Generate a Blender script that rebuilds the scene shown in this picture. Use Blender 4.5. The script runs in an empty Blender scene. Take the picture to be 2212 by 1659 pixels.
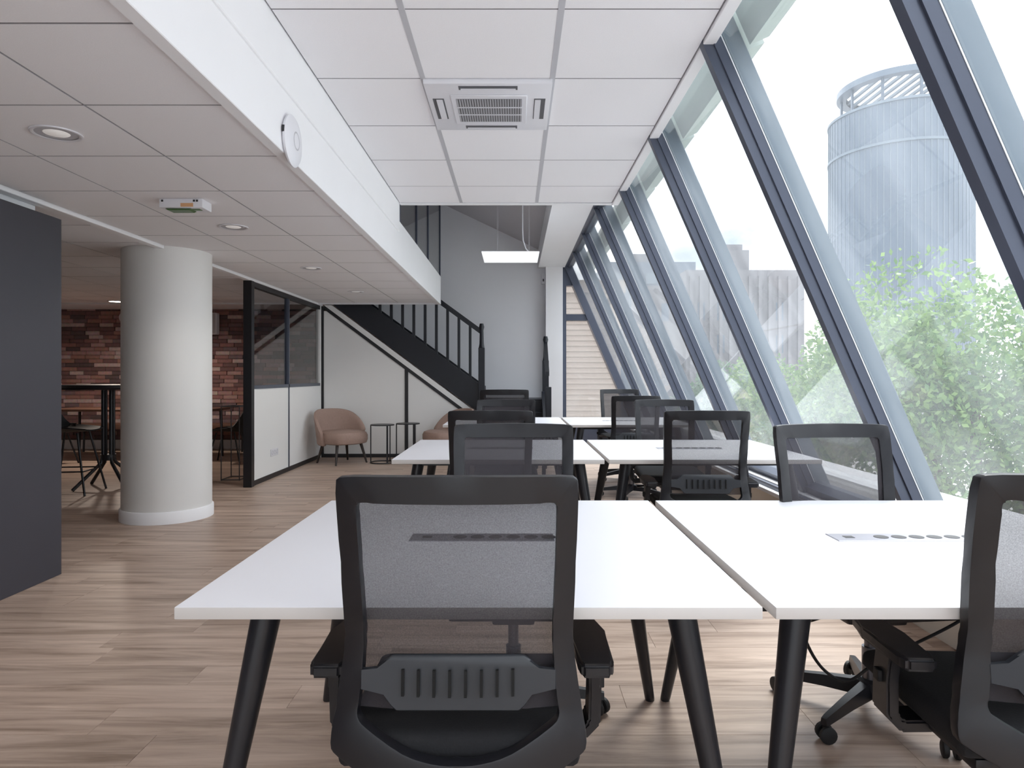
import bpy, bmesh, math, random
import numpy as np
from mathutils import Vector, Matrix
random.seed(7)
C = bpy.context.scene.collection
S = bpy.context.scene
R = math.radians

# ------------------------------------------------------------------ camera, sky, sun, exposure
H = 1.21                      # eye height
cam_d = bpy.data.cameras.new('camera')
cam = bpy.data.objects.new('camera', cam_d); C.objects.link(cam)
cam.location = (0, 0, H); cam.rotation_euler = (R(90), 0, 0)
cam_d.sensor_fit = 'HORIZONTAL'; cam_d.sensor_width = 36
cam_d.lens = 1480 / 2212 * 36
cam_d.shift_x = -6 / 2212; cam_d.shift_y = -17.5 / 2212
cam_d.clip_start = 0.05; cam_d.clip_end = 900
S.camera = cam
S.view_settings.view_transform = 'Standard'; S.view_settings.look = 'None'
S.view_settings.gamma = 1; S.view_settings.use_curve_mapping = False
S.view_settings.exposure = 1.18
S.cycles.diffuse_bounces = 8; S.cycles.max_bounces = 16; S.cycles.transparent_max_bounces = 32

w = bpy.data.worlds.new('sky'); S.world = w; w.use_nodes = True
nt = w.node_tree; nt.nodes.clear()
def N(nt, t, **k):
    n = nt.nodes.new(t)
    for a, v in k.items(): setattr(n, a, v)
    return n
out = N(nt, 'ShaderNodeOutputWorld'); bg = N(nt, 'ShaderNodeBackground')
tc = N(nt, 'ShaderNodeTexCoord'); mp = N(nt, 'ShaderNodeMapping'); mp.inputs['Scale'].default_value = (1, 1, 2.2)
nz = N(nt, 'ShaderNodeTexNoise'); nz.inputs['Scale'].default_value = 3.2; nz.inputs['Detail'].default_value = 6; nz.inputs['Roughness'].default_value = .5
cr = N(nt, 'ShaderNodeValToRGB')
cr.color_ramp.elements[0].position = .36; cr.color_ramp.elements[0].color = (.29, .325, .385, 1)
cr.color_ramp.elements[1].position = .62; cr.color_ramp.elements[1].color = (1.0, .985, 1.0, 1)
nt.links.new(tc.outputs['Generated'], mp.inputs['Vector']); nt.links.new(mp.outputs[0], nz.inputs['Vector']); nt.links.new(nz.outputs['Fac'], cr.inputs['Fac'])
# overcast sky: brighter towards the zenith, (1 + 2 sin h) / 3
sp = N(nt, 'ShaderNodeSeparateXYZ'); nt.links.new(tc.outputs['Generated'], sp.inputs[0])
mx = N(nt, 'ShaderNodeMath', operation='MAXIMUM'); nt.links.new(sp.outputs['Z'], mx.inputs[0]); mx.inputs[1].default_value = 0
mm = N(nt, 'ShaderNodeMath', operation='MULTIPLY_ADD'); nt.links.new(mx.outputs[0], mm.inputs[0]); mm.inputs[1].default_value = 2.0; mm.inputs[2].default_value = 1.0
ms = N(nt, 'ShaderNodeMath', operation='MULTIPLY'); nt.links.new(mm.outputs[0], ms.inputs[0]); ms.inputs[1].default_value = 1.05
nt.links.new(cr.outputs['Color'], bg.inputs['Color']); nt.links.new(ms.outputs[0], bg.inputs['Strength']); nt.links.new(bg.outputs[0], out.inputs[0])

sd = bpy.data.lights.new('sun', 'SUN'); sd.energy = 1.7; sd.angle = R(20); sd.color = (1, .96, .90)
sun = bpy.data.objects.new('sun', sd); C.objects.link(sun)
sun.rotation_euler = Vector((.28, .66, 1.0)).to_track_quat('Z', 'Y').to_euler()

# ------------------------------------------------------------------ materials
def mat(name, col, rough=.5, metal=0, spec=.5, noise=None, bump=0, coat=0):
    m = bpy.data.materials.new(name); m.use_nodes = True; t = m.node_tree
    b = t.nodes['Principled BSDF']
    b.inputs['Base Color'].default_value = (*col, 1); b.inputs['Roughness'].default_value = rough
    b.inputs['Metallic'].default_value = metal; b.inputs['Specular IOR Level'].default_value = spec
    b.inputs['Coat Weight'].default_value = coat
    if noise or bump:
        g = N(t, 'ShaderNodeTexCoord'); n = N(t, 'ShaderNodeTexNoise')
        n.inputs['Scale'].default_value = noise[0] if noise else 60; n.inputs['Detail'].default_value = 4
        t.links.new(g.outputs['Object'], n.inputs['Vector'])
        if noise:
            mixn = N(t, 'ShaderNodeMix', data_type='RGBA'); a = noise[1]
            mixn.inputs['A'].default_value = tuple(c * (1 - a) for c in col) + (1,)
            mixn.inputs['B'].default_value = tuple(min(1, c * (1 + a)) for c in col) + (1,)
            t.links.new(n.outputs['Fac'], mixn.inputs['Factor']); t.links.new(mixn.outputs['Result'], b.inputs['Base Color'])
        if bump:
            bp = N(t, 'ShaderNodeBump'); bp.inputs['Strength'].default_value = bump; bp.inputs['Distance'].default_value = .002
            t.links.new(n.outputs['Fac'], bp.inputs['Height']); t.links.new(bp.outputs[0], b.inputs['Normal'])
    return m

M = {}
M['white'] = mat('white_paint', (.85, .85, .87), .6, noise=(3, .02))
M['tile'] = mat('ceiling_tile', (.85, .84, .86), .85, noise=(180, .04), bump=.15)
M['rail'] = mat('ceiling_rail', (.50, .50, .53), .5)
M['grid'] = mat('ceiling_grid', (.44, .43, .45), .7)
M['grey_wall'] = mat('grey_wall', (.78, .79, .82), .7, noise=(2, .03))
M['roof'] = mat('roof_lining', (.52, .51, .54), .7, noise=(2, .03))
M['slate'] = mat('slate_wall', (.047, .045, .058), .55, noise=(2, .05))
M['beige'] = mat('beige_wall', (.62, .57, .50), .7, noise=(3, .03))
M['column'] = mat('column_paint', (.74, .735, .72), .55, noise=(2, .02))
M['mullion'] = mat('mullion', (.080, .092, .130), .32, metal=.25)
M['mullion_out'] = mat('mullion_outer', (.055, .092, .125), .35, metal=.2)
M['gasket'] = mat('gasket', (.75, .78, .8), .3)
M['shade'] = mat('shutter_box', (.38, .44, .41), .5)
M['black'] = mat('black_metal', (.012, .012, .015), .4)
M['navy'] = mat('stair_paint', (.007, .009, .015), .42)
M['laminate'] = mat('white_laminate', (.80, .80, .84), .45, spec=.3, noise=(2, .01))
M['edge'] = mat('laminate_edge', (.66, .63, .61), .4)
M['leg'] = mat('leg_metal', (.018, .018, .022), .33)
M['plastic'] = mat('chair_plastic', (.010, .010, .013), .38, bump=.08)
M['lumbar'] = mat('lumbar_plastic', (.030, .033, .039), .40)
M['fabric'] = mat('seat_fabric', (.012, .012, .014), .9, noise=(200, .3), bump=.4)
M['chrome'] = mat('gas_steel', (.16, .16, .18), .28, metal=.9)
M['rubber'] = mat('rubber', (.012, .012, .013), .6)
M['slot'] = mat('slot_dark', (.003, .003, .003), .8)
M['alu'] = mat('strip_alu', (.42, .42, .47), .35, metal=.8)
M['socket'] = mat('socket_dark', (.035, .035, .04), .5)
M['velvet'] = mat('taupe_velvet', (.34, .235, .195), .85, noise=(40, .12), bump=.2)
M['wood_dark'] = mat('dark_wood', (.03, .02, .016), .5, noise=(12, .3))
M['wood_brown'] = mat('brown_wood', (.15, .075, .05), .5, noise=(8, .3))
M['shell'] = mat('black_shell', (.007, .007, .008), .6)
M['panel'] = mat('white_panel', (.82, .82, .81), .45, noise=(2, .02))
M['plastic_white'] = mat('white_plastic', (.74, .74, .78), .35)
M['grille'] = mat('grille_dark', (.16, .16, .17), .6)
M['slotgrey'] = mat('slot_grey', (.10, .10, .11), .6)
M['green'] = mat('sign_green', (.05, .12, .03), .4)
M['orange'] = mat('lamp_orange', (.65, .36, .18), .4)
M['concrete'] = mat('concrete', (.155, .15, .16), .85, noise=(.25, .12))
M['tower'] = mat('tower_glass', (.075, .105, .145), .35, noise=(.05, .15))
M['tower_line'] = mat('tower_band', (.12, .155, .19), .5)
M['stone'] = mat('beige_render', (.34, .275, .235), .85, noise=(.6, .08))
M['stone2'] = mat('beige_louvre', (.28, .225, .19), .85)
M['ground'] = mat('street', (.50, .49, .47), .9, noise=(.3, .2))
M['bark'] = mat('bark', (.12, .09, .07), .9, noise=(6, .3))
M['ledge'] = mat('ledge_white', (.80, .80, .82), .6)
M['led'] = mat('panel_white', (.86, .86, .9), .5)

def emit(name, col, s):
    m = bpy.data.materials.new(name); m.use_nodes = True; t = m.node_tree
    b = t.nodes['Principled BSDF']; b.inputs['Emission Color'].default_value = (*col, 1); b.inputs['Emission Strength'].default_value = s
    b.inputs['Base Color'].default_value = (.9, .9, .9, 1); return m
M['lamp_on'] = emit('lamp_on', (1, .86, .70), 5)
M['lamp_dim'] = emit('lamp_dim', (1, .95, .90), .08)
M['led'] = emit('led_panel', (.93, .96, 1), .28)

def glass_mat(name, tint, dirt, refl_ior=1.45):
    m = bpy.data.materials.new(name); m.use_nodes = True; t = m.node_tree; t.nodes.clear()
    o = N(t, 'ShaderNodeOutputMaterial'); tr = N(t, 'ShaderNodeBsdfTransparent'); tr.inputs[0].default_value = (*tint, 1)
    gl = N(t, 'ShaderNodeBsdfGlossy'); gl.inputs['Roughness'].default_value = .02
    lw = N(t, 'ShaderNodeLayerWeight'); lw.inputs['Blend'].default_value = .5      # Schlick reflectance, the same from both sides
    pw = N(t, 'ShaderNodeMath', operation='POWER'); t.links.new(lw.outputs['Facing'], pw.inputs[0]); pw.inputs[1].default_value = 5
    f0 = ((refl_ior - 1) / (refl_ior + 1)) ** 2
    fr = N(t, 'ShaderNodeMath', operation='MULTIPLY_ADD'); t.links.new(pw.outputs[0], fr.inputs[0]); fr.inputs[1].default_value = 1 - f0; fr.inputs[2].default_value = f0
    m1 = N(t, 'ShaderNodeMixShader'); t.links.new(fr.outputs[0], m1.inputs[0]); t.links.new(tr.outputs[0], m1.inputs[1]); t.links.new(gl.outputs[0], m1.inputs[2])
    last = m1
    if dirt:
        tl = N(t, 'ShaderNodeBsdfTranslucent'); tl.inputs[0].default_value = (.9, .95, 1, 1)
        g = N(t, 'ShaderNodeTexCoord'); mpg = N(t, 'ShaderNodeMapping'); mpg.inputs['Scale'].default_value = (.8, 2.2, .8); mpg.inputs['Rotation'].default_value = (.6, .3, .2)
        n = N(t, 'ShaderNodeTexNoise'); n.inputs['Scale'].default_value = 1.6; n.inputs['Detail'].default_value = 5; n.inputs['Distortion'].default_value = .6
        t.links.new(g.outputs['Object'], mpg.inputs[0]); t.links.new(mpg.outputs[0], n.inputs['Vector'])
        mr = N(t, 'ShaderNodeMapRange'); mr.inputs['From Min'].default_value = .3; mr.inputs['From Max'].default_value = .7
        mr.inputs['To Min'].default_value = dirt * .6; mr.inputs['To Max'].default_value = dirt * 1.4
        t.links.new(n.outputs['Fac'], mr.inputs['Value'])
        m2 = N(t, 'ShaderNodeMixShader'); t.links.new(mr.outputs[0], m2.inputs[0]); t.links.new(m1.outputs[0], m2.inputs[1]); t.links.new(tl.outputs[0], m2.inputs[2]); last = m2
    t.links.new(last.outputs[0], o.inputs[0]); return m
M['glass'] = glass_mat('hazy_glass', (.955, .98, .985), .055)
M['glass_clear'] = glass_mat('partition_glass', (.78, .79, .80), 0, 1.6)
M['glass_rail'] = glass_mat('railing_glass', (.84, .86, .86), 0, 1.45)

def mesh_fabric():
    m = bpy.data.materials.new('back_mesh'); m.use_nodes = True; t = m.node_tree; b = t.nodes['Principled BSDF']; o = t.nodes['Material Output']
    b.inputs['Base Color'].default_value = (.035, .03, .036, 1); b.inputs['Roughness'].default_value = .7
    tr = N(t, 'ShaderNodeBsdfTransparent'); mxs = N(t, 'ShaderNodeMixShader')
    g = N(t, 'ShaderNodeTexCoord'); wv = N(t, 'ShaderNodeTexNoise'); wv.inputs['Scale'].default_value = 420; wv.inputs['Detail'].default_value = 1
    t.links.new(g.outputs['Object'], wv.inputs['Vector'])
    mr = N(t, 'ShaderNodeMapRange'); mr.inputs['To Min'].default_value = .66; mr.inputs['To Max'].default_value = .86
    t.links.new(wv.outputs['Fac'], mr.inputs['Value']); t.links.new(mr.outputs[0], mxs.inputs[0])
    t.links.new(tr.outputs[0], mxs.inputs[1]); t.links.new(b.outputs[0], mxs.inputs[2]); t.links.new(mxs.outputs[0], o.inputs[0]); return m
M['mesh'] = mesh_fabric()

def rand_value(t):
    oi = N(t, 'ShaderNodeObjectInfo'); ge = N(t, 'ShaderNodeNewGeometry')
    a = N(t, 'ShaderNodeMath', operation='ADD'); t.links.new(oi.outputs['Random'], a.inputs[0]); t.links.new(ge.outputs['Random Per Island'], a.inputs[1])
    f = N(t, 'ShaderNodeMath', operation='FRACT'); t.links.new(a.outputs[0], f.inputs[0]); return f, ge
def plank_mat():
    m = bpy.data.materials.new('oak_plank'); m.use_nodes = True; t = m.node_tree; b = t.nodes['Principled BSDF']
    f, ge = rand_value(t)
    cb = N(t, 'ShaderNodeCombineXYZ'); sc = N(t, 'ShaderNodeMath', operation='MULTIPLY'); sc.inputs[1].default_value = 31
    t.links.new(f.outputs[0], sc.inputs[0]); t.links.new(sc.outputs[0], cb.inputs['Z'])
    ad = N(t, 'ShaderNodeVectorMath', operation='ADD'); t.links.new(ge.outputs['Position'], ad.inputs[0]); t.links.new(cb.outputs[0], ad.inputs[1])
    mpn = N(t, 'ShaderNodeMapping'); mpn.inputs['Scale'].default_value = (.9, 11, 1); t.links.new(ad.outputs[0], mpn.inputs[0])
    n = N(t, 'ShaderNodeTexNoise'); n.inputs['Scale'].default_value = 1.5; n.inputs['Detail'].default_value = 8; n.inputs['Roughness'].default_value = .62; n.inputs['Distortion'].default_value = .5
    t.links.new(mpn.outputs[0], n.inputs['Vector'])
    r = N(t, 'ShaderNodeValToRGB'); e = r.color_ramp.elements
    e[0].position = .30; e[0].color = (.22, .145, .102, 1); e[1].position = .72; e[1].color = (.60, .46, .37, 1)
    x = r.color_ramp.elements.new(.5); x.color = (.43, .315, .245, 1)
    t.links.new(n.outputs['Fac'], r.inputs[0])
    hs = N(t, 'ShaderNodeHueSaturation'); mr = N(t, 'ShaderNodeMapRange'); mr.inputs['To Min'].default_value = .93; mr.inputs['To Max'].default_value = 1.06
    t.links.new(f.outputs[0], mr.inputs['Value']); t.links.new(mr.outputs[0], hs.inputs['Value']); t.links.new(r.outputs[0], hs.inputs['Color'])
    hs.inputs['Saturation'].default_value = .95
    t.links.new(hs.outputs[0], b.inputs['Base Color']); b.inputs['Roughness'].default_value = .42
    bp = N(t, 'ShaderNodeBump'); bp.inputs['Strength'].default_value = .15; bp.inputs['Distance'].default_value = .002
    t.links.new(n.outputs['Fac'], bp.inputs['Height']); t.links.new(bp.outputs[0], b.inputs['Normal']); return m
M['plank'] = plank_mat()
def brick_mat():
    m = bpy.data.materials.new('brick'); m.use_nodes = True; t = m.node_tree; b = t.nodes['Principled BSDF']
    f, ge = rand_value(t); r = N(t, 'ShaderNodeValToRGB'); r.color_ramp.interpolation = 'CONSTANT'; e = r.color_ramp.elements
    cols = [(.17, .075, .065), (.30, .12, .09), (.11, .062, .062), (.42, .23, .19), (.20, .115, .12), (.34, .15, .095), (.52, .36, .32), (.19, .08, .07), (.38, .19, .165)]
    e[0].color = (*cols[0], 1); e[1].position = .9; e[1].color = (*cols[1], 1)
    for i, c in enumerate(cols[2:]):
        q = e.new((i + 1) / 8.5); q.color = (*c, 1)
    t.links.new(f.outputs[0], r.inputs[0])
    n = N(t, 'ShaderNodeTexNoise'); n.inputs['Scale'].default_value = 22; n.inputs['Detail'].default_value = 4; t.links.new(ge.outputs['Position'], n.inputs['Vector'])
    mxr = N(t, 'ShaderNodeMix', data_type='RGBA', blend_type='MULTIPLY'); mxr.inputs['Factor'].default_value = .6
    t.links.new(r.outputs[0], mxr.inputs['A']); t.links.new(n.outputs['Color'], mxr.inputs['B'])
    br = N(t, 'ShaderNodeBrightContrast'); br.inputs['Bright'].default_value = .01; t.links.new(mxr.outputs['Result'], br.inputs[0])
    hv = N(t, 'ShaderNodeHueSaturation'); hv.inputs['Hue'].default_value = .49; hv.inputs['Saturation'].default_value = .82; hv.inputs['Value'].default_value = 1.3; t.links.new(br.outputs[0], hv.inputs['Color'])
    t.links.new(hv.outputs[0], b.inputs['Base Color']); b.inputs['Roughness'].default_value = .85; return m
M['brick'] = brick_mat()
def leaf_mat(name, c0, c1):
    m = bpy.data.materials.new(name); m.use_nodes = True; t = m.node_tree; b = t.nodes['Principled BSDF']; o = t.nodes['Material Output']
    ge = N(t, 'ShaderNodeNewGeometry'); r = N(t, 'ShaderNodeValToRGB'); r.color_ramp.elements[0].color = (*c0, 1); r.color_ramp.elements[1].color = (*c1, 1)
    t.links.new(ge.outputs['Random Per Island'], r.inputs[0]); t.links.new(r.outputs[0], b.inputs['Base Color']); b.inputs['Roughness'].default_value = .5
    tl = N(t, 'ShaderNodeBsdfTranslucent'); t.links.new(r.outputs[0], tl.inputs[0]); mxs = N(t, 'ShaderNodeMixShader'); mxs.inputs[0].default_value = .4
    t.links.new(b.outputs[0], mxs.inputs[1]); t.links.new(tl.outputs[0], mxs.inputs[2]); t.links.new(mxs.outputs[0], o.inputs[0]); return m
M['leaf'] = leaf_mat('leaf_green', (.06, .15, .04), (.22, .34, .10))
M['leaf2'] = leaf_mat('leaf_blue_green', (.05, .12, .065), (.15, .25, .13))

def lamp(name, kind, loc, energy, parent, col=(1, .95, .88), size=.1, spot=None):
    d = bpy.data.lights.new(name, kind); d.energy = energy; d.color = col
    if kind == 'AREA': d.size = size
    else: d.shadow_soft_size = size
    if kind == 'SPOT': d.spot_size = R(spot); d.spot_blend = .6
    o = bpy.data.objects.new(name, d); C.objects.link(o); o.parent = parent; o.location = loc; return o
# ------------------------------------------------------------------ mesh helpers
def link(name, me, m=None, parent=None, loc=None):
    o = bpy.data.objects.new(name, me); C.objects.link(o)
    if m is not None and me is not None and len(me.materials) == 0: me.materials.append(M[m] if isinstance(m, str) else m)
    if parent is not None: o.parent = parent
    if loc is not None: o.location = loc
    return o
def finish(bm, name, smooth=True, ang=38):
    bmesh.ops.recalc_face_normals(bm, faces=bm.faces)
    me = bpy.data.meshes.new(name); bm.to_mesh(me); bm.free()
    if smooth:
        for p in me.polygons: p.use_smooth = True
        me.set_sharp_from_angle(angle=R(ang))
    return me
def obj(name, bm, m, parent=None, loc=None, smooth=True):
    return link(name, finish(bm, name, smooth), m, parent, loc)
def bx(bm, x0, x1, y0, y1, z0, z1, bev=0, seg=2):
    vs = [bm.verts.new((x, y, z)) for x in (x0, x1) for y in (y0, y1) for z in (z0, z1)]
    idx = [(0, 1, 3, 2), (4, 6, 7, 5), (0, 4, 5, 1), (2, 3, 7, 6), (0, 2, 6, 4), (1, 5, 7, 3)]
    fs = [bm.faces.new([vs[i] for i in f]) for f in idx]
    if bev:
        es = {e for f in fs for e in f.edges}
        bmesh.ops.bevel(bm, geom=list(es), offset=bev, segments=seg, affect='EDGES', profile=.6)
    return bm
def box(x0, x1, y0, y1, z0, z1, bev=0, seg=2):
    return bx(bmesh.new(), x0, x1, y0, y1, z0, z1, bev, seg)
def tube(bm, pts, rad, n=12, cap=True):
    pts = [Vector(p) for p in pts]; rr = rad if isinstance(rad, (list, tuple)) else [rad] * len(pts)
    rings = []; up = None
    for i, p in enumerate(pts):
        d = (pts[min(i + 1, len(pts) - 1)] - pts[max(i - 1, 0)]).normalized()
        if up is None: up = Vector((0, 0, 1)) if abs(d.z) < .9 else Vector((1, 0, 0))
        a = d.cross(up).normalized(); b = a.cross(d).normalized(); up = b
        rings.append([bm.verts.new(p + (a * math.cos(2 * math.pi * k / n) + b * math.sin(2 * math.pi * k / n)) * rr[i]) for k in range(n)])
    for r0, r1 in zip(rings, rings[1:]):
        for k in range(n): bm.faces.new((r0[k], r0[(k + 1) % n], r1[(k + 1) % n], r1[k]))
    if cap: bm.faces.new(rings[0]); bm.faces.new(rings[-1])
    return bm
def lathe(bm, prof, n=32, center=(0, 0)):
    rings = []
    for r, z in prof:
        if r < 1e-5: rings.append([bm.verts.new((center[0], center[1], z))])
        else: rings.append([bm.verts.new((center[0] + r * math.cos(2 * math.pi * k / n), center[1] + r * math.sin(2 * math.pi * k / n), z)) for k in range(n)])
    for a, b in zip(rings, rings[1:]):
        for k in range(n):
            q = [a[k % len(a)], a[(k + 1) % len(a)], b[(k + 1) % len(b)], b[k % len(b)]]
            q2 = []
            for v in q:
                if v not in q2: q2.append(v)
            if len(q2) > 2: bm.faces.new(q2)
    return bm
def prism(bm, poly, axis, a, b):
    """extrude a 2D polygon between a and b along an axis ('x': poly in yz, 'y': poly in xz, 'z': poly in xy)"""
    def P(p, t): return {'x': (t, p[0], p[1]), 'y': (p[0], t, p[1]), 'z': (p[0], p[1], t)}[axis]
    A = [bm.verts.new(P(p, a)) for p in poly]; B = [bm.verts.new(P(p, b)) for p in poly]
    bm.faces.new(A); bm.faces.new(B)
    for i in range(len(poly)):
        j = (i + 1) % len(poly); bm.faces.new((A[i], A[j], B[j], B[i]))
    return bm
def thing(name, label, cat, loc=(0, 0, 0), rotz=0, group=None, kind=None):
    o = bpy.data.objects.new(name, None); C.objects.link(o); o.location = loc; o.rotation_euler = (0, 0, rotz); o.empty_display_size = .1
    return tag(o, label, cat, group, kind)
def tag(o, label, cat=None, group=None, kind=None):
    o['label'] = label
    if cat: o['category'] = cat
    if group: o['group'] = group
    if kind: o['kind'] = kind
    return o
def struct(name, bm, m, label, smooth=False):
    o = obj(name, bm, m, smooth=smooth); o['kind'] = 'structure'; o['label'] = label; return o
def dup(root, loc, rotz, label):
    r = root.copy(); C.objects.link(r); r.location = loc; r.rotation_euler = (0, 0, rotz); r['label'] = label
    for ch in root.children:
        c = ch.copy(); C.objects.link(c); c.parent = r
        for g in ch.children:
            d = g.copy(); C.objects.link(d); d.parent = c
    return r
# ------------------------------------------------------------------ floor: planks laid crosswise
YB, YE, YBR = -2.5, 11.1, 11.4          # wall behind the camera, end wall, brick wall
floor = struct('floor', box(-8.5, 2.0, YB, YBR + .1, -.06, -.009), 'wood_brown', 'grey-brown wood-look plank floor running through the whole office')
PW, PL = .185, 1.24
pl_me = finish(box(-PL / 2 + .0005, PL / 2 - .0005, -PW / 2 + .0005, PW / 2 - .0005, -.009, 0, .0006, 1), 'plank', False)
pl_me.materials.append(M['plank'])
cells = []
row = 0; y = YB + PW / 2
while y < YBR + .05:
    off = random.uniform(0, PL); x = -8.5 + PL / 2 - off
    while x < 2.0 + PL / 2:
        x0, x1 = max(x - PL / 2, -8.5), min(x + PL / 2, 1.97)
        if x1 - x0 > .04: cells.append(((x0 + x1) / 2, y, x1 - x0))
        x += PL
    y += PW
def vis(c):
    x, y, l = c
    if y < 1.5: return False
    u = 1112 + 1480 * x / y; v = 812 + 1480 * H / y
    return -400 < u < 2500 and v < 1800 and not (x < -2.8 and y < 4.2) and not (x < -3 and y < 5.3 and u < 100)
front = sorted([c for c in cells if vis(c)], key=lambda c: c[1])[:300]
fs = set(front)
for c in front:
    o = bpy.data.objects.new('plank', pl_me); C.objects.link(o); o.parent = floor; o.location = (c[0], c[1], 0); o.scale = (c[2] / PL, 1, 1)
bm = bmesh.new()
for c in cells:
    if c not in fs: bx(bm, c[0] - c[2] / 2 + .001, c[0] + c[2] / 2 - .001, c[1] - PW / 2 + .0005, c[1] + PW / 2 - .0005, -.009, 0)
o = obj('planking', bm, 'plank', floor, smooth=False); o['kind'] = 'stuff'

# ------------------------------------------------------------------ walls
bwn = thing('window_12', 'added unseen dark-framed window wall behind the viewer, for more daylight', None); bwn['kind'] = 'structure'  # added behind the camera to bring more daylight into the room
for i in range(5):
    x = -2.72 + i * 1.11; obj('mullion', box(x - .03, x + .03, YB - .1, YB, .0, 2.25 if x < -1.1 else 2.8), 'mullion', bwn, smooth=False)
for i in range(4):
    x = -2.72 + i * 1.11; zt = 2.22 if i < 1 else 2.25 if i == 1 else 2.78
    obj('pane', box(x + .03, x + 1.08, YB - .055, YB - .049, .08, zt), 'glass', bwn, smooth=False)
obj('bottom_rail', box(-2.75, 1.75, YB - .1, YB, 0, .08), 'mullion', bwn, smooth=False)
struct('wall_back', box(-3.0, 2.3, YB - .12, YB, 2.79, 3.2), 'white', 'white wall strip above the added window wall behind the viewer')
struct('wall_back_corner', box(1.75, 2.3, YB - .12, YB, 0, 2.79), 'white', 'white wall corner behind the viewer')
struct('wall_left', box(-3.0, -2.768, YB, 4.185, 0, 2.165, .004), 'slate', 'dark slate-grey partition wall at the left edge')
struct('wall_lounge_front', box(-8.5, -3.0, 4.0, 4.185, 0, 2.30), 'slate', 'slate-grey wall turning away behind the dark partition')
struct('wall_lounge_side', box(-8.65, -8.5, 4.0, YBR + .2, 0, 2.35), 'white', 'far left white wall of the lounge')
struct('wall_end', box(-3.0, .70, YE, YE + .25, 0, 4.9), 'grey_wall', 'pale grey end wall behind the staircase')
# knee wall under the sloped glazing
struct('wall_right', box(1.95, 2.14, YB, YE + .25, 0, .40), 'beige', 'low beige knee wall under the sloped windows')
# wall block with bricks
wb = struct('wall_brick', box(-8.5, -2.95, YBR, YBR + .2, 0, 2.33), 'wood_dark', 'dark red brick feature wall at the end of the lounge')
BW, BH = .238, .0665
brick_meshes = []
for d in (.018, .024, .031):
    me = finish(box(-BW / 2 + .003, BW / 2 - .003, -d, 0, .0025, BH - .0025, .003, 1), 'brick', False); me.materials.append(M['brick']); brick_meshes.append(me)
rest = bmesh.new(); nb = 0
z = .16; r = 0
while z < 2.32:
    x = -8.5 + (BW / 2 if r % 2 else 0) + random.uniform(-.06, .06)
    while x < -2.95:
        if x + BW / 2 < -2.96 and x - BW / 2 > -8.5:
            if ((-7.75 < x < -6.3 and z > .62) or (-5.2 < x < -4.5 and z > .62)) and nb < 298:
                o = bpy.data.objects.new('brick', random.choice(brick_meshes)); C.objects.link(o); o.parent = wb; o.location = (x, YBR, z); nb += 1
            else: bx(rest, x - BW / 2 + .003, x + BW / 2 - .003, YBR - random.choice((.018, .024, .031)), YBR, z + .0025, z + BH - .0025)
        x += BW
    z += BH; r += 1
o = obj('brickwork', rest, 'brick', wb, smooth=False); o['kind'] = 'stuff'
struct('baseboard_brick', box(-8.5, -2.95, YBR - .035, YBR, 0, .15), 'white', 'white baseboard at the foot of the brick wall')

# ------------------------------------------------------------------ mezzanine slab with its low tiled ceiling
ZL, ZH = 2.27, 2.80
struct('floor_upper', box(-8.5, -1.11, YB, 9.96, 2.31, 2.60), 'white', 'mezzanine floor slab over the left half of the office')
low = struct('ceiling', box(-8.5, -1.11, YB, 9.96, 2.295, 2.31), 'grid', 'low tiled ceiling under the mezzanine')
T = .622
def tile_mesh(a, b, h):
    me = finish(box(-a, a, -b, b, 0, h), 'tile', False); me.materials.append(M['tile']); me.materials.append(M['grid'])
    for q in me.polygons:
        if abs(q.normal.z) < .5: q.material_index = 1  # sides coloured darker, a shadow line painted into the tile joints
    return me
lt = tile_mesh(T / 2 - .005, T / 2 - .005, .02)
def low_tile(xc, yc, wx=T, wy=T):
    o = bpy.data.objects.new('tile', lt); C.objects.link(o); o.parent = low; o.location = (xc, yc, ZL); o.scale = (wx / T, wy / T, 1)
DL = [(-2.0, 2.99 + 1.873 * i) for i in range(-1, 4)]
ys = [2.06 + T * i for i in range(-5, 13)]
for y0 in ys:
    y1 = min(y0 + T, 9.93); yc = (y0 + y1) / 2
    for x0, x1 in ((-2.85, -2.308), (-2.308, -1.686), (-1.686, -1.13)): low_tile((x0 + x1) / 2, yc, x1 - x0, y1 - y0)
x = -2.93
while x > -8.3:
    y = 4.2
    while y < 9.93:
        low_tile(x - T / 2, min(y + T / 2, 9.93 - .2), T, T if y + T < 9.93 else .4); y += T
    x -= T
# lounge ceiling beyond the slab end, up to the brick wall
lc = struct('ceiling_lounge', box(-8.5, -2.95, 9.96, YBR + .2, 2.315, 2.34), 'white', 'plain white ceiling strip before the brick wall')
struct('trim_low_end', box(-8.5, -1.075, 9.955, 9.985, 2.25, 2.62), 'white', 'white edging board at the end of the mezzanine slab')
# fascia board of the mezzanine
fb = bmesh.new(); bx(fb, -1.13, -1.075, YB, 9.985, 2.25, 2.655, .003, 1)
struct('trim_fascia', fb, 'white', 'long white fascia beam along the edge of the low ceiling')
fb = bmesh.new(); bx(fb, -1.12, -1.062, YB, 6.33, 2.54, 2.86, .012, 3)
struct('trim_bulkhead', fb, 'white', 'white bulkhead between fascia beam and high ceiling')
# long white rail on the low ceiling and bulkhead above the dark partition
struct('trim_ceiling_rail', box(-2.92, -2.855, YB, 10.2, 2.245, 2.30, .003, 1), 'white', 'slim white rail running along the low ceiling to the stair corner')
struct('trim_partition_head', box(-3.0, -2.93, YB, 4.185, 2.165, 2.29), 'grey_wall', 'pale head strip above the dark partition')

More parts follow.
